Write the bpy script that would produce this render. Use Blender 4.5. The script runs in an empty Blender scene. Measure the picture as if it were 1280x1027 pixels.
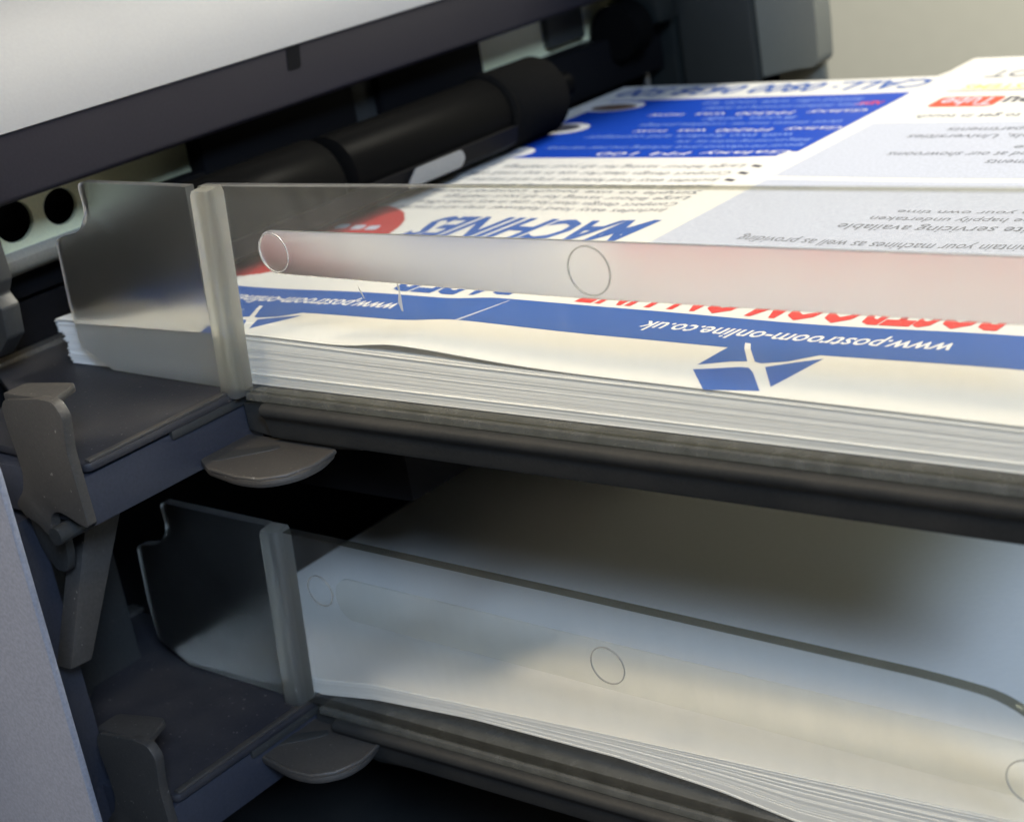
import bpy, bmesh, math, random
from mathutils import Vector, Matrix, noise
random.seed(7)
S = 0.001                                   # everything below is measured in millimetres
sc = bpy.context.scene
# ------------------------------------------------------------------ camera
F, CX, CY = 2147.7, 640.0, 513.5
def nrm(v): v = Vector(v); return v.normalized()
AX = -nrm((-2024 - CX, 206 - CY, F)); AY = nrm((2500 - CX, -600 - CY, F)); AZ = -(AX.cross(AY))
if AZ.y > 0: AZ = -AZ
CAM = Vector((214.01, -173.63, 85.38))
# rows AX, AY, AZ = world axes in (right, down, forward) camera coordinates
right = Vector((AX.x, AY.x, AZ.x)); down = Vector((AX.y, AY.y, AZ.y)); fwd = Vector((AX.z, AY.z, AZ.z))
cam = bpy.data.cameras.new('camera'); co = bpy.data.objects.new('camera', cam); sc.collection.objects.link(co)
M = Matrix((right, -down, -fwd)).transposed().to_4x4(); M.translation = CAM * S
co.matrix_world = M
cam.sensor_width = 36; cam.lens = 36 * F / 1280; cam.clip_start = 0.01; cam.clip_end = 20
cam.dof.use_dof = True; cam.dof.focus_distance = 0.262; cam.dof.aperture_fstop = 31; cam.dof.aperture_blades = 0
sc.camera = co
sc.view_settings.view_transform = 'Standard'; sc.view_settings.look = 'None'
sc.view_settings.exposure = -0.40; sc.view_settings.gamma = 1; sc.view_settings.use_curve_mapping = False
sc.cycles.use_denoising = True
sc.cycles.max_bounces = 14; sc.cycles.transmission_bounces = 12; sc.cycles.transparent_max_bounces = 16
sc.cycles.blur_glossy = 0.5; sc.cycles.sample_clamp_indirect = 25
# ------------------------------------------------------------------ light
w = bpy.data.worlds.new('World'); sc.world = w; w.use_nodes = True
w.node_tree.nodes['Background'].inputs[0].default_value = (0.50, 0.50, 0.47, 1)
w.node_tree.nodes['Background'].inputs[1].default_value = 0.045
def area(name, loc, target, size, energy, col, spread=180):
    l = bpy.data.lights.new(name, 'AREA'); l.energy = energy; l.color = col; l.shape = 'RECTANGLE'
    l.size = size[0] * S; l.size_y = size[1] * S; l.spread = math.radians(spread)
    o = bpy.data.objects.new(name, l); sc.collection.objects.link(o)
    o.location = Vector(loc) * S
    o.rotation_euler = (Vector(target) - Vector(loc)).to_track_quat('-Z', 'Y').to_euler()
    return o
area('ceiling_lamp', (-260, -400, 780), (60, 20, 0), (230, 230), 12.0, (1.0, 0.83, 0.58))
area('window_light', (900, -600, 660), (60, 20, 0), (240, 240), 18.0, (0.54, 0.72, 1.0))
area('cover_fill', (430, -160, 520), (-62, -10, 62), (160, 160), 0.08, (1.0, 0.80, 0.50), 26)  # added narrow fill that warms the top cover, not a fixture of the room
area('front_fill', (160, -900, 330), (60, 0, 0), (300, 200), .9, (1.0, 0.88, 0.72))  # added weak fill from the camera side for sheet edges and lower tray
area('wall_fill', (300, 1100, 900), (-100, 1400, 0), (500, 300), 75.0, (1.0, 0.95, 0.82))  # added light that only brightens the background wall
# ------------------------------------------------------------------ materials
MATS = {}
def node_mat(name):
    m = bpy.data.materials.new(name); m.use_nodes = True
    nt = m.node_tree; return m, nt, nt.nodes['Principled BSDF'], nt.nodes['Material Output']
def plastic(name, col, rough=0.5, spec=0.5, grain=0.15, gscale=1800, bump=0.12, dust=0.0, metal=0.0, coat=0.0, specks=0.0):
    m, nt, b, out = node_mat(name)
    tc = nt.nodes.new('ShaderNodeTexCoord')
    n1 = nt.nodes.new('ShaderNodeTexNoise'); n1.inputs['Scale'].default_value = gscale; n1.inputs['Detail'].default_value = 4
    n2 = nt.nodes.new('ShaderNodeTexNoise'); n2.inputs['Scale'].default_value = 45; n2.inputs['Detail'].default_value = 8; n2.inputs['Roughness'].default_value = .65
    nt.links.new(tc.outputs['Object'], n1.inputs['Vector']); nt.links.new(tc.outputs['Object'], n2.inputs['Vector'])
    mix = nt.nodes.new('ShaderNodeMix'); mix.data_type = 'RGBA'; mix.inputs['Factor'].default_value = 1; mix.blend_type = 'MULTIPLY'
    ramp = nt.nodes.new('ShaderNodeMapRange'); ramp.inputs['From Min'].default_value = .3; ramp.inputs['From Max'].default_value = .7
    ramp.inputs['To Min'].default_value = 1 - grain; ramp.inputs['To Max'].default_value = 1 + grain
    nt.links.new(n1.outputs['Fac'], ramp.inputs['Value'])
    mix.inputs[6].default_value = (*col, 1); nt.links.new(ramp.outputs[0], mix.inputs[7])
    src = mix.outputs[2]
    if dust:
        d = nt.nodes.new('ShaderNodeMix'); d.data_type = 'RGBA'; d.inputs[7].default_value = (.30, .26, .20, 1)
        r2 = nt.nodes.new('ShaderNodeMapRange'); r2.inputs['From Min'].default_value = .42; r2.inputs['From Max'].default_value = .72
        r2.inputs['To Max'].default_value = dust
        nt.links.new(n2.outputs['Fac'], r2.inputs['Value']); nt.links.new(r2.outputs[0], d.inputs['Factor']); nt.links.new(src, d.inputs[6]); src = d.outputs[2]
    if specks:
        n3 = nt.nodes.new('ShaderNodeTexNoise'); n3.inputs['Scale'].default_value = 1300; n3.inputs['Detail'].default_value = 2
        nt.links.new(tc.outputs['Object'], n3.inputs['Vector'])
        r3 = nt.nodes.new('ShaderNodeMapRange'); r3.inputs['From Min'].default_value = .70; r3.inputs['From Max'].default_value = .76; r3.inputs['To Max'].default_value = specks
        nt.links.new(n3.outputs['Fac'], r3.inputs['Value'])
        d3 = nt.nodes.new('ShaderNodeMix'); d3.data_type = 'RGBA'; d3.inputs[7].default_value = (.42, .40, .36, 1)
        nt.links.new(r3.outputs[0], d3.inputs['Factor']); nt.links.new(src, d3.inputs[6]); src = d3.outputs[2]
    nt.links.new(src, b.inputs['Base Color'])
    rr = nt.nodes.new('ShaderNodeMapRange'); rr.inputs['To Min'].default_value = max(.05, rough - .12); rr.inputs['To Max'].default_value = rough + .12
    nt.links.new(n2.outputs['Fac'], rr.inputs['Value']); nt.links.new(rr.outputs[0], b.inputs['Roughness'])
    b.inputs['Specular IOR Level'].default_value = spec; b.inputs['Metallic'].default_value = metal; b.inputs['Coat Weight'].default_value = coat
    bp = nt.nodes.new('ShaderNodeBump'); bp.inputs['Strength'].default_value = bump; bp.inputs['Distance'].default_value = .0002
    nt.links.new(n1.outputs['Fac'], bp.inputs['Height']); nt.links.new(bp.outputs[0], b.inputs['Normal'])
    MATS[name] = m; return m
dark = plastic('dark_plastic', (.024, .026, .027), .52, dust=.05, specks=.12)
dark_blue = plastic('slate_plastic', (.026, .030, .044), .5, dust=.03)
railm = plastic('rail_plastic', (.023, .024, .024), .6, spec=.2, dust=.05)
hookm = plastic('grey_brown_plastic', (.045, .042, .039), .55, dust=.05, specks=.35)
deckm = plastic('dusty_plastic', (.018, .019, .026), .6, dust=.10, specks=.4)
black = plastic('black_plastic', (.006, .006, .007), .55, spec=.06)
satin = plastic('black_roller', (.004, .004, .004), .36, spec=.005, grain=.05, bump=.02)
rubber = plastic('rubber', (.008, .0078, .0074), .9, spec=0)
coverm = plastic('cover_white', (.31, .305, .30), .62, grain=.03, bump=.06)
lipm = plastic('cover_lip', (.014, .0125, .018), .5, spec=.3, grain=.12)
sidem = plastic('side_grey', (.22, .23, .27), .6, grain=.13, gscale=1900)
metalm = plastic('zinc_plate', (.80, .80, .52), .55, grain=.06, metal=.0, dust=.12)
worn_metal = plastic('worn_metal', (.26, .25, .21), .5, grain=.1, dust=.3)
steel = plastic('steel', (.5, .5, .48), .3, metal=.9, dust=.1)
tagm = plastic('grey_tag', (.17, .175, .18), .4, grain=.05)
housem = plastic('housing_grey', (.030, .032, .029), .5, grain=.05)
house2 = plastic('housing_light', (.185, .185, .155), .5, grain=.05)
housed = plastic('housing_dark', (.010, .0125, .012), .4, grain=.05)
tablem = plastic('table_dark', (.03, .032, .045), .5)
wallm = plastic('wall_paint', (.54, .54, .475), .9, grain=.02, gscale=60)

def paper_mat(name, col, var=.05):
    m, nt, b, out = node_mat(name)
    oi = nt.nodes.new('ShaderNodeObjectInfo')
    mr = nt.nodes.new('ShaderNodeMapRange'); mr.inputs['To Min'].default_value = 1 - var; mr.inputs['To Max'].default_value = 1.0
    nt.links.new(oi.outputs['Random'], mr.inputs['Value'])
    tc = nt.nodes.new('ShaderNodeTexCoord'); n = nt.nodes.new('ShaderNodeTexNoise'); n.inputs['Scale'].default_value = 900; n.inputs['Detail'].default_value = 6
    nt.links.new(tc.outputs['Object'], n.inputs['Vector'])
    m2 = nt.nodes.new('ShaderNodeMapRange'); m2.inputs['To Min'].default_value = .96; m2.inputs['To Max'].default_value = 1.03
    nt.links.new(n.outputs['Fac'], m2.inputs['Value'])
    mm = nt.nodes.new('ShaderNodeMath'); mm.operation = 'MULTIPLY'; nt.links.new(mr.outputs[0], mm.inputs[0]); nt.links.new(m2.outputs[0], mm.inputs[1])
    mix = nt.nodes.new('ShaderNodeMix'); mix.data_type = 'RGBA'; mix.blend_type = 'MULTIPLY'; mix.inputs['Factor'].default_value = 1
    mix.inputs[6].default_value = (*col, 1); nt.links.new(mm.outputs[0], mix.inputs[7]); nt.links.new(mix.outputs[2], b.inputs['Base Color'])
    b.inputs['Roughness'].default_value = .7; b.inputs['Specular IOR Level'].default_value = .1
    return m
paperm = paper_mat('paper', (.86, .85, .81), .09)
topm = paper_mat('paper_coated_dimmed', (.59, .585, .565), 0)  # leaflet white darkened to offset the strong light falling on it
def ink(name, col, rough=.5, spec=.1):
    m, nt, b, out = node_mat(name)
    tc = nt.nodes.new('ShaderNodeTexCoord'); n = nt.nodes.new('ShaderNodeTexNoise'); n.inputs['Scale'].default_value = 1600; n.inputs['Detail'].default_value = 5
    nt.links.new(tc.outputs['Object'], n.inputs['Vector'])
    m2 = nt.nodes.new('ShaderNodeMapRange'); m2.inputs['To Min'].default_value = .8; m2.inputs['To Max'].default_value = 1.2
    nt.links.new(n.outputs['Fac'], m2.inputs['Value'])
    mix = nt.nodes.new('ShaderNodeMix'); mix.data_type = 'RGBA'; mix.blend_type = 'MULTIPLY'; mix.inputs['Factor'].default_value = 1
    mix.inputs[6].default_value = (*col, 1); nt.links.new(m2.outputs[0], mix.inputs[7]); nt.links.new(mix.outputs[2], b.inputs['Base Color'])
    b.inputs['Roughness'].default_value = rough; b.inputs['Specular IOR Level'].default_value = spec
    return m
i_blue = ink('ink_blue', (.011, .072, .31)); i_deep = ink('ink_deep_blue', (.004, .045, .36)); i_red = ink('ink_red', (.56, .035, .03))
i_grey = ink('ink_grey', (.16, .17, .20)); i_black = ink('ink_black', (.07, .07, .09)); i_white = ink('ink_white', (.66, .66, .66))
i_pale = ink('ink_pale_grey', (.41, .44, .53)); i_sky = ink('ink_sky', (.22, .33, .68)); i_yellow = ink('ink_yellow', (.75, .66, .20))
i_brown = ink('ink_brown', (.13, .08, .06)); i_orange = ink('ink_signal_red', (.62, .07, .035)); i_dred = ink('ink_dark_red', (.38, .03, .03))

def clear_mat(name, haze, tint, rough=.12):
    m, nt, b, out = node_mat(name); nt.nodes.remove(b)
    tr = nt.nodes.new('ShaderNodeBsdfTransparent'); tr.inputs[0].default_value = (*tint, 1)
    tl = nt.nodes.new('ShaderNodeBsdfTranslucent'); tl.inputs[0].default_value = (.8, .8, .76, 1)
    df = nt.nodes.new('ShaderNodeBsdfDiffuse'); df.inputs[0].default_value = (.8, .8, .77, 1)
    a = nt.nodes.new('ShaderNodeMixShader'); a.inputs[0].default_value = .5; nt.links.new(tl.outputs[0], a.inputs[1]); nt.links.new(df.outputs[0], a.inputs[2])
    tc = nt.nodes.new('ShaderNodeTexCoord'); mp = nt.nodes.new('ShaderNodeMapping'); mp.inputs['Scale'].default_value = (1, 1, .25)
    n = nt.nodes.new('ShaderNodeTexNoise'); n.inputs['Scale'].default_value = 260; n.inputs['Detail'].default_value = 7
    nt.links.new(tc.outputs['Object'], mp.inputs[0]); nt.links.new(mp.outputs[0], n.inputs['Vector'])
    mr = nt.nodes.new('ShaderNodeMapRange'); mr.inputs['From Min'].default_value = .35; mr.inputs['From Max'].default_value = .75
    mr.inputs['To Min'].default_value = haze * .8; mr.inputs['To Max'].default_value = haze * 1.35; nt.links.new(n.outputs['Fac'], mr.inputs['Value'])
    h = nt.nodes.new('ShaderNodeMixShader'); nt.links.new(mr.outputs[0], h.inputs[0]); nt.links.new(tr.outputs[0], h.inputs[1]); nt.links.new(a.outputs[0], h.inputs[2])
    gl = nt.nodes.new('ShaderNodeBsdfGlossy'); gl.inputs['Roughness'].default_value = rough
    fr = nt.nodes.new('ShaderNodeFresnel'); fr.inputs[0].default_value = 1.4
    ge = nt.nodes.new('ShaderNodeNewGeometry'); inv = nt.nodes.new('ShaderNodeMath'); inv.operation = 'SUBTRACT'; inv.inputs[0].default_value = 1
    nt.links.new(ge.outputs['Backfacing'], inv.inputs[1]); ml = nt.nodes.new('ShaderNodeMath'); ml.operation = 'MULTIPLY'
    nt.links.new(fr.outputs[0], ml.inputs[0]); nt.links.new(inv.outputs[0], ml.inputs[1])      # only the outer face of the plate mirrors
    g = nt.nodes.new('ShaderNodeMixShader'); nt.links.new(ml.outputs[0], g.inputs[0]); nt.links.new(h.outputs[0], g.inputs[1]); nt.links.new(gl.outputs[0], g.inputs[2])
    nt.links.new(g.outputs[0], out.inputs['Surface']); return m
def frost_mat(name, haze, rough, tint=(.95, .95, .93), ior=1.35):
    m, nt, b, out = node_mat(name)
    b.inputs['Base Color'].default_value = (*tint, 1); b.inputs['Transmission Weight'].default_value = 1; b.inputs['Roughness'].default_value = rough
    b.inputs['IOR'].default_value = ior
    tl = nt.nodes.new('ShaderNodeBsdfTranslucent'); tl.inputs[0].default_value = (.82, .81, .76, 1)
    df = nt.nodes.new('ShaderNodeBsdfDiffuse'); df.inputs[0].default_value = (.8, .79, .74, 1)
    a = nt.nodes.new('ShaderNodeMixShader'); a.inputs[0].default_value = .5; nt.links.new(tl.outputs[0], a.inputs[1]); nt.links.new(df.outputs[0], a.inputs[2])
    h = nt.nodes.new('ShaderNodeMixShader'); h.inputs[0].default_value = haze
    nt.links.new(b.outputs[0], h.inputs[1]); nt.links.new(a.outputs[0], h.inputs[2]); nt.links.new(h.outputs[0], out.inputs['Surface'])
    tc = nt.nodes.new('ShaderNodeTexCoord'); n = nt.nodes.new('ShaderNodeTexNoise'); n.inputs['Scale'].default_value = 3000
    nt.links.new(tc.outputs['Object'], n.inputs['Vector']); bp = nt.nodes.new('ShaderNodeBump'); bp.inputs['Strength'].default_value = .15; bp.inputs['Distance'].default_value = .0001
    nt.links.new(n.outputs['Fac'], bp.inputs['Height']); nt.links.new(bp.outputs[0], b.inputs['Normal'])
    return m
clearm = clear_mat('clear_acrylic', .045, (.965, .965, .955))
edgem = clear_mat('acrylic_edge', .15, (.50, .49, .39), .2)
bandm = frost_mat('frosted_band', .02, .31, (.83, .83, .84))
band2m = clear_mat('thin_frosted_band', .035, (.99, .99, .97), .3)
glintm = clear_mat('painted_glint', .55, (.8, .8, .75), .2)  # bevel highlight painted as a bright haze
edge2m = clear_mat('acrylic_edge_shaded', .03, (.30, .29, .23), .15)  # same acrylic as edgem, the lower guard's shade put into the tint
endm = frost_mat('frosted_end', .015, .28, (.72, .72, .70), 1.18)
ribm = frost_mat('milky_rib', .13, .30, (.85, .85, .8))
markm = clear_mat('faint_mark', .35, (.6, .6, .58), .3)
ringm = frost_mat('pin_mark', .30, .2)
lowm = clear_mat('tray_acrylic', .17, (.52, .54, .48))
scratchm = clear_mat('scratched_acrylic', .35, (.8, .8, .8))

# ------------------------------------------------------------------ object helpers
def link(name, me, mat, parent=None):
    o = bpy.data.objects.new(name, me); sc.collection.objects.link(o)
    if mat and not me.materials: me.materials.append(mat)
    if parent is not None:
        o.parent = parent
        if parent.type == 'EMPTY': o.location = -parent.location
    return o
def thing(name, loc, label, cat, group=None):
    o = bpy.data.objects.new(name, None); sc.collection.objects.link(o); o.location = Vector(loc) * S
    o.empty_display_size = .01; tag(o, label, cat, group); return o
def tag(o, label, cat, group=None):
    o['label'] = label; o['category'] = cat
    if group: o['group'] = group
    return o
def finish(bm, name, mat, parent=None, bevel=0, seg=2, smooth=False, mm=True):
    bmesh.ops.remove_doubles(bm, verts=bm.verts, dist=1e-5)
    bmesh.ops.recalc_face_normals(bm, faces=bm.faces)
    if bevel:
        es = [e for e in bm.edges if len(e.link_faces) == 2 and e.calc_face_angle(0) > .6]
        bmesh.ops.bevel(bm, geom=es, offset=bevel, segments=seg, affect='EDGES', profile=.6, clamp_overlap=True)
    if mm: bmesh.ops.scale(bm, vec=(S, S, S), verts=bm.verts)
    me = bpy.data.meshes.new(name); bm.to_mesh(me); bm.free()
    if smooth:
        for p in me.polygons: p.use_smooth = True
    o = link(name, me, mat, parent)
    if smooth: me.set_sharp_from_angle(angle=math.radians(40))
    return o
def box(bm, x0, x1, y0, y1, z0, z1):
    vs = [bm.verts.new((x, y, z)) for x in (x0, x1) for y in (y0, y1) for z in (z0, z1)]
    for f in ((0, 1, 3, 2), (4, 6, 7, 5), (0, 4, 5, 1), (2, 3, 7, 6), (0, 2, 6, 4), (1, 5, 7, 3)): bm.faces.new([vs[i] for i in f])
def boxo(name, mat, parent, *b, bevel=.4):
    bm = bmesh.new(); box(bm, *b); return finish(bm, name, mat, parent, bevel, smooth=True)
def prism(bm, pts, axis, a, b):
    """outline pts in the plane normal to axis, extruded from a to b"""
    def P(p, v): return {'x': (v, p[0], p[1]), 'y': (p[0], v, p[1]), 'z': (p[0], p[1], v)}[axis]
    lo = [bm.verts.new(P(p, a)) for p in pts]; hi = [bm.verts.new(P(p, b)) for p in pts]
    bm.faces.new(lo); bm.faces.new(hi[::-1])
    n = len(pts)
    for i in range(n): bm.faces.new((lo[i], lo[(i + 1) % n], hi[(i + 1) % n], hi[i]))
def rounded(pts, rad, seg=5):
    out = []; n = len(pts)
    for i, p in enumerate(pts):
        r = rad[i] if isinstance(rad, (list, tuple)) else rad
        p = Vector(p); a = Vector(pts[i - 1]) - p; b = Vector(pts[(i + 1) % n]) - p
        if r <= 0: out.append(tuple(p)); continue
        r = min(r, a.length * .45, b.length * .45)
        pa = p + a.normalized() * r; pb = p + b.normalized() * r
        for k in range(seg + 1):
            t = k / seg; out.append(tuple((1 - t) ** 2 * pa + 2 * t * (1 - t) * p + t * t * pb))
    return out
def prismo(name, mat, parent, pts, axis, a, b, bevel=.3, rad=0, smooth=True):
    bm = bmesh.new(); prism(bm, rounded(pts, rad) if rad else pts, axis, a, b)
    return finish(bm, name, mat, parent, bevel, smooth=smooth)
def holed(name, mat, parent, outline, holes, axis, a, b):
    """flat plate with round holes: a filled 2-D curve turned into a mesh"""
    cu = bpy.data.curves.new(name, 'CURVE'); cu.dimensions = '2D'; cu.fill_mode = 'BOTH'; cu.extrude = abs(b - a) / 2
    for loop in [outline] + holes:
        sp = cu.splines.new('POLY'); sp.points.add(len(loop) - 1); sp.use_cyclic_u = True
        for q, p in zip(sp.points, loop): q.co = (p[0], p[1], 0, 1)
    t = bpy.data.objects.new('t', cu); sc.collection.objects.link(t)
    me = bpy.data.meshes.new_from_object(t); bpy.data.objects.remove(t)
    mid = (a + b) / 2
    for v in me.vertices:
        u, vv, k = v.co
        v.co = Vector({'x': (mid + k, u, vv), 'y': (u, mid + k, vv), 'z': (u, vv, mid + k)}[axis]) * S
    me.materials.clear(); return link(name, me, mat, parent)
def circ(cx, cy, rx, ry=None, n=40): return [(cx + rx * math.cos(2 * math.pi * i / n), cy + (ry or rx) * math.sin(2 * math.pi * i / n)) for i in range(n)]
def lathe_y(name, mat, parent, cx, cz, prof, n=56):
    """prof = [(y, r)...] turned about an axis along y"""
    bm = bmesh.new(); rings = []
    for y, r in prof: rings.append([bm.verts.new((cx + r * math.cos(2 * math.pi * i / n), y, cz + r * math.sin(2 * math.pi * i / n))) for i in range(n)])
    for a, b in zip(rings, rings[1:]):
        for i in range(n): bm.faces.new((a[i], a[(i + 1) % n], b[(i + 1) % n], b[i]))
    bm.faces.new(rings[0][::-1]); bm.faces.new(rings[-1])
    return finish(bm, name, mat, parent, smooth=True)
def tubo(name, mat, parent, pts, r, n=10):
    bm = bmesh.new(); rings = []; pts = [Vector(p) for p in pts]
    for i, p in enumerate(pts):
        d = (pts[min(i + 1, len(pts) - 1)] - pts[max(i - 1, 0)]).normalized()
        u = d.cross(Vector((0, 0, 1)) if abs(d.z) < .9 else Vector((1, 0, 0))).normalized(); v = d.cross(u)
        rings.append([bm.verts.new(p + r * (u * math.cos(2 * math.pi * k / n) + v * math.sin(2 * math.pi * k / n))) for k in range(n)])
    for a, b in zip(rings, rings[1:]):
        for i in range(n): bm.faces.new((a[i], a[(i + 1) % n], b[(i + 1) % n], b[i]))
    bm.faces.new(rings[0][::-1]); bm.faces.new(rings[-1])
    return finish(bm, name, mat, parent, smooth=True)
def lerp(x, xs, ys):
    if x <= xs[0]: return ys[0]
    for i in range(1, len(xs)):
        if x <= xs[i]:
            t = (x - xs[i - 1]) / (xs[i] - xs[i - 1]); return ys[i - 1] * (1 - t) + ys[i] * t
    return ys[-1]
def sm(t): t = max(0, min(1, t)); return t * t * (3 - 2 * t)

# ================================================================== the setting
boxo('wall', wallm, None, -1800, 1800, 1500, 1520, -900, 1500, bevel=0)['kind'] = 'structure'
boxo('tabletop', tablem, None, -500, 420, -260, 520, -175, -150, bevel=2)['kind'] = 'structure'

# ================================================================== the machine
mc = thing('mailing_machine', (-60, 60, -150), 'grey and black paper handling machine with white top cover holding both trays', 'machine')
# base floor under the trays, side frame
boxo('base_plinth', dark, mc, -130, 330, -10, 260, -149.8, -112, bevel=2)
prismo('top_cover', coverm, mc, [(-44.6, 43.9), (-44.9, 47), (-46.5, 52), (-50, 58), (-56, 64.5), (-64, 70), (-80, 78), (-110, 88), (-150, 92), (-150, 43.9)], 'y', -90, 260, bevel=0, rad=0)
prismo('shade_canopy', coverm, mc, [(-48, 108), (-42, 112), (-42, 150), (-220, 150), (-220, 92.5), (-84, 92.5), (-80, 106)], 'y', -90, 262, bevel=1)  # unseen overhang, added to shade the left side from the warm light
lip = prismo('cover_lip', lipm, mc, [(-45, 43.7), (-45, 32.6), (-46, 31.8), (-52, 31.8), (-52, 40), (-120, 40), (-120, 43.7)], 'y', -88, 225, bevel=.5)
prismo('lip_notch', black, mc, rounded([(69.6, 43.6), (73.4, 43.6), (72.6, 39.0), (68.9, 39.0)], [0, 0, .8, .8]), 'x', -45.6, -44.9, bevel=0)
# perforated metal plate behind the rollers
holes = [circ(18.0, 25.4, 3.9, 3.5), circ(7.2, 25.6, 4.3, 3.9)] + [circ(-4, 25.6, 4.3, 3.9)]
holed('perforated_plate', metalm, mc, rounded([(-30, 20), (215, 20), (215, 31.5), (-30, 31.5)], .3), holes, 'x', -61, -60)
prismo('plate_lip', worn_metal, mc, [(-60, 20.3), (-59.2, 18.8), (-59.6, 17.0), (-61.5, 15.5), (-64, 15.2), (-64, 16), (-62, 16.5), (-61, 18), (-61, 20.3)], 'y', -30, 215, bevel=0)
boxo('inner_frame', black, mc, -140, -74, -60, 215, -112, 39.5, bevel=0)
boxo('hole_backing', black, mc, -73.8, -66, -60, 215, 10, 39, bevel=0)
boxo('shade_block', black, mc, -66, 22, 14, 205, -24, -9, bevel=1.5)  # added block that deepens the shade over the lower sheets
boxo('rear_shade', black, mc, -66, 300, 206, 212, -112, -6, bevel=.5)  # added screen keeping wall light out of the gap between the trays
boxo('lower_frame', black, mc, -73.8, -67, -60, 215, -112, 9, bevel=.5)
for (y0, y1, z0) in ((50.5, 96, 12), (34, 50.5, 12), (104.5, 141, 20)):
    boxo('sensor_bracket', black, mc, -59.9, -55, y0, y1, z0, 31 if y0 != 34 else 23.5, bevel=.8)
boxo('shaded_plate', dark, mc, -59.9, -57, 96.2, 104.4, 12, 31, bevel=.4)  # dark box standing in for a stretch of the plate in shadow
boxo('sensor_strip', housem, mc, -59.9, -57.5, 171, 186, 22, 31, bevel=.4)
boxo('sensor_strip', black, mc, -59.5, -52, 141.2, 212, 8, 20.5, bevel=.8)
# side block at far left with a small step
prismo('side_block', dark, mc, [(-70, 4), (-52, 5), (-47.2, 9), (-46.4, 14.6), (-48.2, 16.8), (-46.4, 19.3), (-47, 29), (-70, 30)], 'y', -9, -5, bevel=.5)
# rollers
R = dict(cx=-38.5, cz=17.3)
rl = lathe_y('feed_roller', satin, mc, R['cx'], R['cz'], [(24, 5), (24, 8.4), (25, 8.9), (63.5, 8.9), (64.5, 8.2), (65, 6.5), (66.8, 6.5), (67.2, 7.6), (68, 8.4), (118.5, 8.4), (119.2, 8), (119.2, 3), (150, 3)])
lathe_y('rubber_ring', rubber, rl, R['cx'], R['cz'], [(119.4, 4), (119.4, 8.3), (120.2, 9.2), (121.2, 8.8), (122, 9.2), (138.6, 9.2), (139.6, 8.8), (140, 8), (140, 4)])
# black guide under the roller with its pale slot
prismo('paper_guide', black, mc, [(-50, 9.2), (-34, 9.4), (-30.2, 11.4), (-29.2, 15.0), (-30.2, 15.2), (-31.4, 12.4), (-35, 10.6), (-50, 10.4)], 'y', 30, 119, bevel=0)
prismo('slot_window', tagm, mc, rounded([(80.5, 11.4), (97.5, 11.4), (99.4, 13), (98.6, 15.0), (83.4, 15.0), (80.5, 12.4)], .9), 'x', -29.1, -28.7, bevel=.15)
# side panel nearest the camera, lower left
prismo('side_panel', sidem, mc, rounded([(7.6, 9.0), (7.4, -54), (7.3, -149.8), (-220, -149.8), (-220, 22), (-1, 22), (5.6, 14)], [3, 0, 1, 1, 1, 4, 4]), 'y', -51.2, -50, bevel=.3)
boxo('inner_side_frame', dark_blue, mc, -72, -19, -38, -30, -149.8, -11.5, bevel=.6)
boxo('inner_side_frame', dark, mc, -72, -46, -30, 0, -149.8, -12, bevel=.6)
# far side of the machine
holed('far_housing', house2, mc, rounded([(-24.6, -30), (-24.6, 90), (-7.3, 90), (-7.5, 16), (-8, 5.5), (-14, 5.3), (-24.6, 3.4)], [0, 0, 0, 0, 7, 3, 0]), [], 'y', 216, 224)
boxo('far_housing', house2, mc, -60, -11.6, 224.5, 228, -40, 92, bevel=1.2)
boxo('far_housing', housem, mc, -48, -25.0, 214, 224, -40, 92, bevel=1.5)
boxo('far_pillar', housed, mc, -110, -48.5, 212, 226, -60, 39, bevel=1)
tubo('chrome_rod', steel, mc, [(-56, 208, -20), (-56, 208, 31)], 1.0)
boxo('far_bracket', housed, mc, -58, -44, 200, 211, 21, 40, bevel=3)
lathe_y('far_wheel', satin, mc, -50, 22, [(188, 2), (188, 7), (196, 7), (196, 2)])

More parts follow.
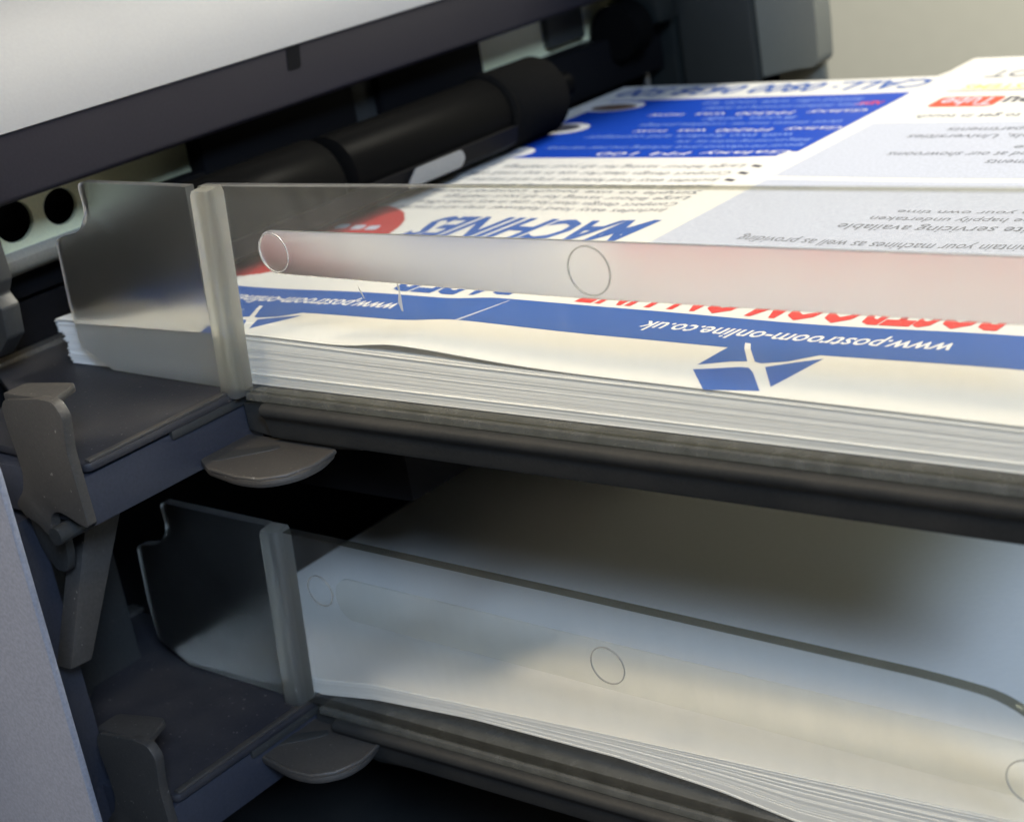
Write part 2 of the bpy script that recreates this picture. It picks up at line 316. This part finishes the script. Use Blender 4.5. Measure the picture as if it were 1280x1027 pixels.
# ================================================================== trays
def arc_strip(name, mat, parent, cx, cz, r, wd, y0, y1):
    return holed(name, mat, parent, circ(cx, cz, r, r * 1.0, 48), [circ(cx, cz, r - wd, r - wd, 48)], 'y', y0, y1)
def build_tray(dz, label, second):
    xr = 262 if second else 152
    t = thing('paper_tray', (40, 60, dz - 1.4), label, 'paper tray', 'stacked paper feed trays')
    # --- floor of the tray and its dark rail
    def yz(pts): return [(y, z + dz) for y, z in pts]
    prismo('tray_floor', lowm, t, yz([(-.4, -.1), (200, -.1), (200, -1.3), (-.4, -1.3)]), 'x', 3, xr, bevel=.15)
    rail = [(-.6, -1.45), (-1.05, -1.55), (-1.45, -1.8), (-1.7, -2.15), (-1.8, -2.6), (-1.7, -3.05), (-1.45, -3.45), (-1.1, -3.8), (-.85, -4.2), (-.7, -4.8), (-.5, -6.8), (-.2, -7.5), (.6, -7.5), (.8, -4.5), (2, -3), (14, -3), (14, -1.5)]
    prismo('front_rail', railm, t, yz(rail), 'x', 7.0, xr, bevel=0)
    # --- clear side guard
    g = thing_part = None
    if second: top = [(2.6, 34.0), (60, 32.6), (122, 30.8), (132, 29.8), (139, 24.5), (142, 18), (143.5, 8), (143.6, .3)]
    else: top = [(2.6, 34.9), (60, 35.1), (138, 35.3), (144, 35.4), (150, 33.5), (152, 28), (152, .3)]
    outline = rounded([(-1.0, .3)] + [(a, b) for a, b in top], [0] * 3 + [9] * (len(top) - 3) + [0], 6)
    y0, y1 = 0.0, 2.1
    bm = bmesh.new(); prism(bm, [(a, b + dz) for a, b in outline], 'y', y0, y1)
    guard = finish(bm, 'side_guard', clearm, t, .22, 2, smooth=True)
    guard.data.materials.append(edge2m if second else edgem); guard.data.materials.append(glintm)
    for p in guard.data.polygons:
        if abs(p.normal.y) < .3: p.material_index = 1
        elif p.normal.y < 0 and p.normal.z > .3: p.material_index = 2
    xe = 137 if second else 148
    # frosted raised band with its round end
    zt0, zb0, zt1, zb1 = (27.6, 19.9, 24.5, 16.5) if second else (28.1, 21.2, 28.1, 20.2)
    bp = []
    for k in range(13):
        a = math.pi / 2 + math.pi * k / 12; cz = (zt0 + zb0) / 2; rr = (zt0 - zb0) / 2
        bp.append((17.6 + rr * math.cos(a) * .85, cz + rr * math.sin(a)))
    bp += [(72, zb0 - 1.0 if not second else zb0 - 1.6), (xe, zb1), (xe, zt1), (72, zt1 + (.1 if not second else 1.6))]
    prismo('frosted_band', band2m if second else bandm, guard, [(a, b + dz) for a, b in bp], 'y', -.7, -.02, bevel=.14)
    for (cx, cz, r) in (((17.9, 24.7, 3.2), (78.3, 24.2, 3.5)) if not second else ((11.0, 24.6, 2.9), (70.3, 22.6, 3.1), (134.6, 19.4, 3.2))):
        arc_strip('moulding_mark', ringm if cx < 20 and not second else markm, guard, cx, cz + dz, r, .17, -.98, -.78)
    # small scratches and chips
    if not second:
        for pts in ([(41.9, 21.2), (42.0, 19.2), (41.5, 17.6), (41.9, 16.3), (42.2, 16.2), (42.3, 18), (42.4, 20)], [(33.8, 20.0), (34.5, 18.6), (34.8, 17.8), (34.6, 17.9), (33.9, 19.2)]):
            prismo('scratch', scratchm, guard, [(a, b + dz) for a, b in pts], 'y', -.06, -.02, bevel=0)
    # frosted guard end beside the machine
    ge = [(-3.2, .2), (-31.8, 1.0), (-39.4, 5.2), (-39.6, 13), (-38.6, 25.0), (-31.2, 26.4), (-28.2, 30.0), (-28.4, 35.3), (-.5, 34.7)]
    prismo('guard_end', endm, guard, [(a, b + dz) for a, b in rounded(ge, [0, .5, 1, 0, 1.3, 2.2, 1.4, 1.5, 0])], 'y', 0.1, 2.0, bevel=.25)
    # rib
    bm = bmesh.new()
    prof = rounded([(-2.2, 1.9), (-2.3, -1.7), (2.2, -1.7), (2.2, 1.9)], [0, .9, .9, 0], 4); rdx = -2.4 if second else .3
    secs = []
    for (z, sx, sc_) in ((-.9, 0, .80), (-.3, .05, 1), (17, 2.0, 1), (33.6, 3.9, 1), (34.7, 4.0, .88)):
        secs.append([bm.verts.new((p[0] * sc_ + sx + rdx, p[1] * sc_, z + dz - (.3 if p[1] < 0 and z > 34 else 0))) for p in prof])
    for a, b in zip(secs, secs[1:]):
        for i in range(len(a)): bm.faces.new((a[i], a[(i + 1) % len(a)], b[(i + 1) % len(a)], b[i]))
    bm.faces.new(secs[0][::-1]); bm.faces.new(secs[-1])
    finish(bm, 'rib', ribm, guard, smooth=True)
    # --- mounting arm
    arm = boxo('mounting_arm', dark_blue, t, -44, -.5, -32.4, 4.5, dz - 10.3, dz - 2.1, bevel=.5)
    dk = [(-32, -29.5), (-.6, -31.6), (.25, -30.8), (.25, 7.2), (-31, 11), (-64, 14), (-64, -3), (-46, -12)]
    prismo('arm_deck', deckm, arm, dk, 'z', dz - 1.6, dz - .1, bevel=.5)
    prismo('deck_ledge', dark, arm, [(-14.5, dz - 3.0), (-14.5, dz - 1.5), (7.0, dz - 1.5), (7.0, dz - 3.0)], 'x', -3, .15, bevel=.3)
    prismo('deck_rim', hookm, arm, [(-30.8, dz - .2), (7.0, dz - .2), (7.0, dz + .35), (-30.8, dz + .35)], 'x', -1.2, .1, bevel=.25)
    boxo('metal_edge', steel, arm, -66, -62.5, -8, 14.5, dz - .3, dz + .7, bevel=.3)
    # --- latch hook plate with its thumb tab
    hk = [(-13.6, 9.4), (-12.4, 10.6), (-3, 11.5), (.2, 11.2), (1.6, 9.0), (.4, 3), (.7, -9.6), (-1.5, -9.2), (-4.4, -8.0), (-6.6, -7.6), (-8.4, -8.6), (-9.2, -10.6), (-9.4, -12.6), (-11.0, -12.2), (-12.6, -10.6), (-15.4, -9.8), (-17.3, -7.8), (-14.2, -5.0), (-13.0, -2.0), (-13.2, 2.0), (-13.8, 6)]
    lh = prismo('latch_hook', hookm, t, [(a, b + dz) for a, b in rounded(hk, .9, 3)], 'y', -34.4, -32.6, bevel=.35)
    prismo('thumb_tab', hookm, lh, rounded([(-13.2, -33.8), (-13.4, -29.2), (-3.6, -26.8), (-.6, -33.8)], [0, 1.2, 1.2, 0]), 'z', dz + 10.0, dz + 11.4, bevel=.4)
    hh = [(-21.5, -6), (-19.8, -12), (-17.9, -17.5), (-15.6, -20.6), (-12.8, -20.6), (-11.4, -17.5), (-11.0, -12.5), (-11.6, -9.5), (-12.8, -9.5), (-13.0, -13.0), (-14.2, -14.4), (-15.4, -13.0), (-14.6, -6)]
    prismo('catch_hook', dark, lh, [(a, b + dz) for a, b in rounded(hh, .9, 3)], 'y', -31.6, -30.0, bevel=.35)
    tubo('pivot_pin', dark, lh, [(-6.4, -36, dz - 11.2), (-6.4, -24, dz - 11.2)], 1.5, 16)
    # --- release tab below the arm (spoon shaped)
    sp = rounded([(4, -12.4), (13, -14.2), (18.5, -13.6), (22.2, -9.8), (22.8, -5), (21, 0), (19, 1.6), (-2, 1.6), (-2, -9)], [1, 3, 3, 3, 3, 2, 0, 0, 1])
    rt = prismo('release_tab', hookm, t, sp, 'z', dz - 9.7, dz - 8.4, bevel=.55)
    if second: rt.location += Vector((-4.6, 0, 4.4)) * S
    tubo('tab_rim', hookm, rt, [(5, -12.3, dz - 8.5), (12.5, -13.5, dz - 8.4), (17.2, -13.1, dz - 8.4), (20.4, -10.6, dz - 8.4), (22.2, -6, dz - 8.4), (21.4, -.5, dz - 8.4)], .45)
    prismo('tab_slot', dark, rt, rounded([(1.5, -9.5), (3.0, -9.5), (9.6, -3.2), (10.4, -1.6), (9, -.8), (1.5, -6)], 1.0), 'z', dz - 8.5, dz - 8.3, bevel=.1)
    # rail end gusset
    prismo('rail_gusset', dark, t, [(7, dz - 1.6), (.3, dz - 2.4), (.3, dz - 7.4), (14, dz - 9.2), (26, dz - 8.4), (27, dz - 7.2), (27, dz - 3)], 'y', .9, 6, bevel=.4)
    # --- strut under the arm
    bm = bmesh.new()
    a0, a1 = (-15, -23.0, -10.2), (-15, -34.6, -35.2)
    q = [(-17, -24, -10.5), (-13, -24, -10.5), (-13, -15.5, -10.5), (-17, -15.5, -10.5)]
    r_ = [(-17, -35.8, -36.4), (-13, -35.8, -36.4), (-13, -31.4, -36.8), (-17, -31.4, -36.8)]
    A = [bm.verts.new((x, y, z + dz)) for x, y, z in q]; B = [bm.verts.new((x, y, z + dz)) for x, y, z in r_]
    bm.faces.new(A); bm.faces.new(B[::-1])
    for i in range(4): bm.faces.new((A[i], A[(i + 1) % 4], B[(i + 1) % 4], B[i]))
    finish(bm, 'strut', hookm, t, .5, smooth=True)
    return t
build_tray(0, 'upper clear sided feed tray holding the blue and white leaflets', False)
build_tray(-59.5, 'lower clear sided feed tray holding blank white sheets', True)

# ================================================================== paper
def H(x): return lerp(x, [-50, 6, 50, 85, 136, 240], [8.6, 9.0, 7.9, 7.3, 6.3, 5.5])
def ridge(x, y): return (1.25 * math.exp(-((x - 36) / (8 if x < 36 else 20)) ** 2)) * math.exp(-max(0, y - 3) / 70)
def mid(x): return lerp(x, [-50, 20, 45, 240], [7.7, 7.8, 7.7, 7.3])
def zt(x, y):
    h = H(x); m_ = mid(x)
    if y < 18: base = h + (m_ - h) * sm((y - 3) / 15)
    else: base = m_ + (8.0 - m_) * sm((y - 18) / 90)
    curl = sm((x - 39) / 3) * sm((y - 168) / 22) * 1.3
    wav = .18 * math.sin(x * .11 + y * .02) * sm((y - 5) / 20) * (1 - sm((y - 60) / 60))
    return base + ridge(x, y) + curl + wav
def sheet_mesh(name, mat, xs, ys, zf, th, x_of=None):
    bm = bmesh.new(); top = {}; bot = {}
    for i, x in enumerate(xs):
        for j, y in enumerate(ys):
            X, Y = (x_of(x, y) if x_of else (x, y)); z = zf(x, y)
            top[i, j] = bm.verts.new((X, Y, z)); bot[i, j] = bm.verts.new((X, Y, z - th))
    nx, ny = len(xs), len(ys)
    for i in range(nx - 1):
        for j in range(ny - 1):
            bm.faces.new((top[i, j], top[i + 1, j], top[i + 1, j + 1], top[i, j + 1])); bm.faces.new((bot[i, j], bot[i, j + 1], bot[i + 1, j + 1], bot[i + 1, j]))
    for i in range(nx - 1):
        bm.faces.new((top[i, 0], bot[i, 0], bot[i + 1, 0], top[i + 1, 0])); bm.faces.new((top[i, ny - 1], top[i + 1, ny - 1], bot[i + 1, ny - 1], bot[i, ny - 1]))
    for j in range(ny - 1):
        bm.faces.new((top[0, j], top[0, j + 1], bot[0, j + 1], bot[0, j])); bm.faces.new((top[nx - 1, j], bot[nx - 1, j], bot[nx - 1, j + 1], top[nx - 1, j + 1]))
    bmesh.ops.scale(bm, vec=(S, S, S), verts=bm.verts)
    me = bpy.data.meshes.new(name); bm.to_mesh(me); bm.free()
    for p in me.polygons: p.use_smooth = True
    me.set_sharp_from_angle(angle=math.radians(40)); me.materials.append(mat)
    return me
def frange(a, b, n): return [a + (b - a) * i / (n - 1) for i in range(n)]
# --- the printed leaflet on top: three 99 mm panels side by side
xs = frange(-49, 34, 28) + [36, 37, 38, 39, 40, 41.5, 43] + frange(46, 141, 26)
ys = [2.9] + frange(4.5, 20, 9) + frange(24, 186, 46) + [190, 194, 198, 200]
def depth(x, y):        # the left panel ends 12 mm short of the others at the far side
    far = 188 + 12 * sm((x - 38.2) / 1.6)
    return (x, 2.9 + (y - 2.9) * (far - 2.9) / (200 - 2.9))
def zleaf(x, y): X, Y = depth(x, y); return zt(X, Y)
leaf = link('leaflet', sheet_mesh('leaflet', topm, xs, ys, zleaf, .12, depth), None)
tag(leaf, 'printed blue and white leaflet lying topmost on the upper tray', 'leaflet')
LIFT = [.035]
def drape(me, name, mat, lift=None, parent=leaf, zf=zt):
    for v in me.vertices: v.co.z = (zf(v.co.x, v.co.y) + (lift or LIFT[0])); v.co *= S
    me.materials.clear(); me.name = name
    return link(name, me, mat, parent)
def patch(name, mat, x0, x1, y0, y1, lift=.02, nx=None, ny=None, shape=None):
    """printed area as a fine grid laid on the sheet; shape(x, y) trims it"""
    nx = nx or max(2, int(abs(x1 - x0) / 1.0)); ny = ny or max(2, int(abs(y1 - y0) / 1.0))
    bm = bmesh.new(); X = frange(x0, x1, nx + 1); Y = frange(y0, y1, ny + 1); g = {}
    for i, x in enumerate(X):
        for j, y in enumerate(Y): g[i, j] = bm.verts.new((x, y, 0))
    for i in range(nx):
        for j in range(ny):
            if shape is None or shape((X[i] + X[i + 1]) / 2, (Y[j] + Y[j + 1]) / 2): bm.faces.new((g[i, j], g[i + 1, j], g[i + 1, j + 1], g[i, j + 1]))
    me = bpy.data.meshes.new(name); bm.to_mesh(me); bm.free()
    return drape(me, name, mat, lift)
def poly(name, mat, pts, lift=.03, cuts=4):
    bm = bmesh.new(); f = bm.faces.new([bm.verts.new((a, b, 0)) for a, b in pts])
    bmesh.ops.triangulate(bm, faces=[f])
    for _ in range(cuts):
        es = [e for e in bm.edges if e.calc_length() > 1.5]
        if not es: break
        bmesh.ops.subdivide_edges(bm, edges=es, cuts=1); bmesh.ops.triangulate(bm, faces=bm.faces)
    me = bpy.data.meshes.new(name); bm.to_mesh(me); bm.free(); return drape(me, name, mat, lift)
def text(name, s, mat, x_start, x_end, y_top, height, shear=0.0, bold=0.0, lift=.05, parent=leaf):
    """words printed upside down for the camera: start at x_start (right), run to x_end (left); y_top is the top of the letters, nearest the guard"""
    cu = bpy.data.curves.new(name, 'FONT'); cu.body = s; cu.size = 1; cu.shear = shear; cu.offset = bold; cu.resolution_u = 2
    o = bpy.data.objects.new('t', cu); sc.collection.objects.link(o)
    me = bpy.data.meshes.new_from_object(o); bpy.data.objects.remove(o)
    xs_ = [v.co.x for v in me.vertices]; x0, x1 = min(xs_), max(xs_); k = (x_start - x_end) / (x1 - x0); cap = .70
    for v in me.vertices:
        v.co = Vector((x_start - (v.co.x - x0) * k, y_top + (cap - v.co.y) / cap * height, 0))
    return drape(me, name, mat, lift, parent)
PW = 99.5
# header band
patch('blue_band', i_blue, -48.9, 140.9, 17.0, 28.4, .02, 190, 6)
for k in (-1, 0):
    dx = k * PW
    text('web_address', 'www.postroom-online.co.uk', i_white, 117.4 + dx if k else 117.4, 68.2 + dx, 20.3, 3.8, .18, .012)
    L = dict(a=[(86.0, 8.6), (92.2, 10.9), (93.5, 10.9), (94.9, 9.6), (99.1, 4.2), (91.4, 2.6)], b=[(85.7, 10.2), (86.5, 17.0), (89.2, 17.0), (92.1, 12.9), (89.8, 12.3)],
             c=[(90.2, 17.0), (93.2, 13.0), (94.4, 12.6), (97.8, 14.0), (101.0, 17.0)], d=[(95.6, 11.6), (99.0, 14.0), (102.2, 15.9), (99.8, 5.8)])
    for q in L.values():
        if min(a for a, b in q) + dx > -48.5: poly('envelope_logo', i_blue, [(a + dx, b) for a, b in q], .022)
    # white gaps of the envelope carried into the band
    for q in ([(89.2, 16.95), (90.2, 16.95), (88.9, 19.2), (88.0, 19.2)],):
        if min(a for a, b in q) + dx > -48.5: poly('envelope_logo', i_white, [(a + dx, b) for a, b in q], .045)
text('red_heading', 'POSTROOM ON-LINE', i_red, 121.5, 50.5, 29.7, 11.5, .18, .03)
text('red_heading', 'THE', i_red, 140.5, 128, 29.7, 11.5, .18, .03)
text('blue_heading', 'PAPER', i_blue, 38.6, 9.5, 30.2, 11, .22, .03)
text('blue_heading', 'MACHINES', i_blue, 38.5, -15, 60.2, 12.5, .22, .03)
patch('red_badge', i_dred, -48, -17.5, 30.2, 80, .02, 60, 90, lambda x, y: ((x + 42) / 24) ** 2 + ((y - 56) / 25) ** 2 < 1)
for bx in (-24.5, -28.5, -33): poly('badge_mark', i_pale, rounded([(bx, 64), (bx - 3, 63.6), (bx - 3.6, 66.4), (bx - .8, 67)], .8), .05, 2)
# left panel: bullet text, blue offer box, telephone line
lorem = ['Includes easy load follower tray and stacker', 'Compact design ideal for use in any small office', 'Large labour saving for all your mailings', 'Simple to use touch control panel']
for r_, (y, xe) in enumerate(((98.6, -30), (103.6, -36), (108.8, -28))):
    text('bullet_text', lorem[r_], i_grey, 33.5, xe, y, 2.6, .1, .0)
    poly('bullet_mark', i_black, [(37.6, y), (35.2, y + 1), (35.4, y + 2.4), (37.8, y + 1.4)], .05, 0)
for r_, y in enumerate((78, 82, 86, 90, 94)):
    text('bullet_text', lorem[r_ % 4], i_grey, 35, -34 + 4 * (r_ % 3), y, 2.5, .1, .0)
def bluebox(x, y):
    # right edge at the panel boundary with a rounded near corner, ragged left edge round the pictures
    if x > 36.5 - 0 and y < 121 and (x - 36.5 + 3) ** 2 + (y - 121) ** 2 > 14 and x > 33.5 + (y - 118): return False
    return True
patch('offer_box', i_deep, -42, 39.4, 117.6, 172.2, .02, 160, 110, bluebox)
rows = [(119.6, 'Galaxy FM 100', 38, -10, i_white, 2.4), (124.6, 'special introductory price including one year warranty', 38, -28, i_sky, 2.4), (129.2, 'folding and inserting machine was  now', 37, 4, i_sky, 2.4),
        (134.0, 'with two feeders and conveyor', 30, -24, i_sky, 2.6), (139.0, 'Galaxy  FM200  was  now', 39, -14, i_white, 2.4), (144.6, 'three station inserter complete package', 36, -16, i_sky, 2.4),
        (149.4, 'from only', 22, -2, i_sky, 2.8), (154.4, 'Galaxy  FM300  was  now', 37, -20, i_white, 2.4), (160.0, 'delivery, installation and training are included', 34, -8, i_sky, 2.6), (165.4, 'limited offer while stocks last', 30, -12, i_sky, 2.6)]
for y, s, a, b, m_, h in rows: text('offer_text', s, m_, a, b, y, h, .15, 0)
text('offer_text', 'NEW', i_red, 37, 31, 161, 3, .1, .02)
text('telephone_line', 'CALL: 0800 0438 500', i_blue, 39.5, -45, 176.5, 8.5, .2, .02)
# cut-out pictures beside the box
poly('picture', i_white, circ(-37.5, 166, 9, 5.2), .035, 3); poly('picture', i_brown, circ(-36.5, 165, 6.6, 3.2), .05, 3)
poly('picture', i_white, circ(-37.5, 144, 8, 5.4), .036, 3); poly('picture', i_black, circ(-38.5, 144.6, 6, 3.6), .05, 3)
poly('picture', i_white, circ(-38, 122, 9, 5.4), .034, 3); poly('picture', i_pale, circ(-38, 122.5, 6, 2.4), .05, 3)
# right panel: pale box with its text, link line, video badge
patch('pale_box', i_pale, 44.3, 135, 58.5, 100.5, .02, 45, 21)
patch('pale_box', i_pale, 44.3, 135, 103.0, 144.2, .02, 45, 21)
body = [(62.8, 'maintain your machines as well as providing', 112.5, 59.5, 3.3), (71.8, 'full onsite servicing available', 118, 73.5, 3.3), (77.2, 'this can be happily undertaken', 116, 77, 2.4), (81.6, 'in your own time', 104, 80, 2.0),
        (112.0, 'your requirements', 106, 82, 3.3), (117.6, 'visit and attend at our showrooms', 104, 59.8, 3.3), (122.6, 'the office', 100, 83, 2.8), (130.8, 'for Schools, Universities', 97, 57.5, 3.3), (136.2, 'all Departments', 88, 63.5, 3.3)]
for y, s, a, b, h in body: text('body_text', s, i_grey, a, b, y, h, .05, .006)
text('link_line', 'visit our website to get in touch', i_grey, 100, 51.5, 147.5, 3.2, .05, .008)
vb = poly('video_badge', i_orange, rounded([(49.5, 157.5), (64.0, 157.5), (64.0, 166.5), (49.5, 166.5)], 1.8), .03, 3)
text('badge_word', 'Tube', i_pale, 63.0, 50.8, 158.6, 6.8, .0, .02, .06)
text('badge_word', 'You', i_black, 76.0, 64.8, 158.6, 6.8, .0, .03)
patch('yellow_rule', i_grey, 48, 95, 171.2, 171.9, .03, 12, 1)
text('yellow_line', 'MAILING SYSTEMS', i_yellow, 90, 50.6, 172.6, 3.4, .1, .02)
text('pilot_line', 'PILOT', i_grey, 72, 52.2, 181, 5, .2, .01)
# fold ridge: thin pale crack in the ink where the leaflet bends
poly('ink_crack', i_pale, [(36.2, 17.0), (36.9, 17.0), (39.0, 27.6), (38.8, 27.8)], .04, 2)

# --- the sheets below it
NS = 60
for k in range(NS):
    f0 = k / NS; f1 = (k + 1) / NS; jy = random.gauss(0, .035); jx = random.gauss(0, .5) - (1.6 if f0 > .7 else 0) ; ph = random.random() * 6
    if random.random() < .06: jy -= .2
    th = random.uniform(.16, .19) if random.random() > .12 else .09
    def zf(x, y, f1=f1, ph=ph, k=k):
        h = (H(x) if y < 12 else mid(x)) - .40; m_ = .18 + (h - .18) * f1
        return m_ + .035 * math.sin(x * .05 + ph) * (1 if 0 < k < NS - 1 else 0)
    me = sheet_mesh('leaflet_sheet', paperm, frange(-47.5 + jx, 141 + jx, 34), [3.1 + jy, 9, 16, 60, 120, 187 + jy], zf, th)
    tag(link('stacked_sheet', me, None), 'thin white sheet edge in the thick stack below the printed leaflet', 'paper sheet', 'sheets stacked under the top leaflet on the upper tray')
# --- blank sheets on the lower tray
Z2 = -59.5
def lowbot(x): return lerp(x, [-46, 0, 14, 36, 66, 84, 98, 112, 250], [.15, .18, 2.2, 3.6, 3.6, 2.4, .3, .15, .15])
def lowtop(x): return lerp(x, [-46, 0, 14, 56, 100, 131, 180, 250], [2.4, 3.0, 5.0, 6.9, 8.6, 9.9, 10.8, 11])
NL = 44
for k in range(NL):
    f = k / (NL - 1); jy = random.gauss(0, .05); jx = random.gauss(0, .6); ph = random.random() * 6; am = 0
    def zf2(x, y, f=f, k=k, ph=ph):
        b = lowbot(x); t_ = lowtop(x)
        b *= 1 - .0 * y
        e = f ** 1.15
        # lowest sheets sag more than those above
        return Z2 + b + (t_ - b) * e * (1 if x > 14 else 1) + .05 * math.sin(x * .045 + ph) * (k > 0)
    me = sheet_mesh('blank_sheet', paperm, frange(-37.5 + jx * .5, 236 + jx, 70), [3.2 + jy, 12, 30, 80, 140, 198 + jy], zf2, .27 if k % 7 else .17)
    o = link('blank_sheet', me, None)
    if k == NL - 1: tag(o, 'blank white sheet lying topmost on the lower tray', 'paper sheet', 'blank sheets on the lower tray')
    else: tag(o, 'white sheet edge fanned out below the topmost blank sheet of the lower tray', 'paper sheet', 'blank sheets on the lower tray')
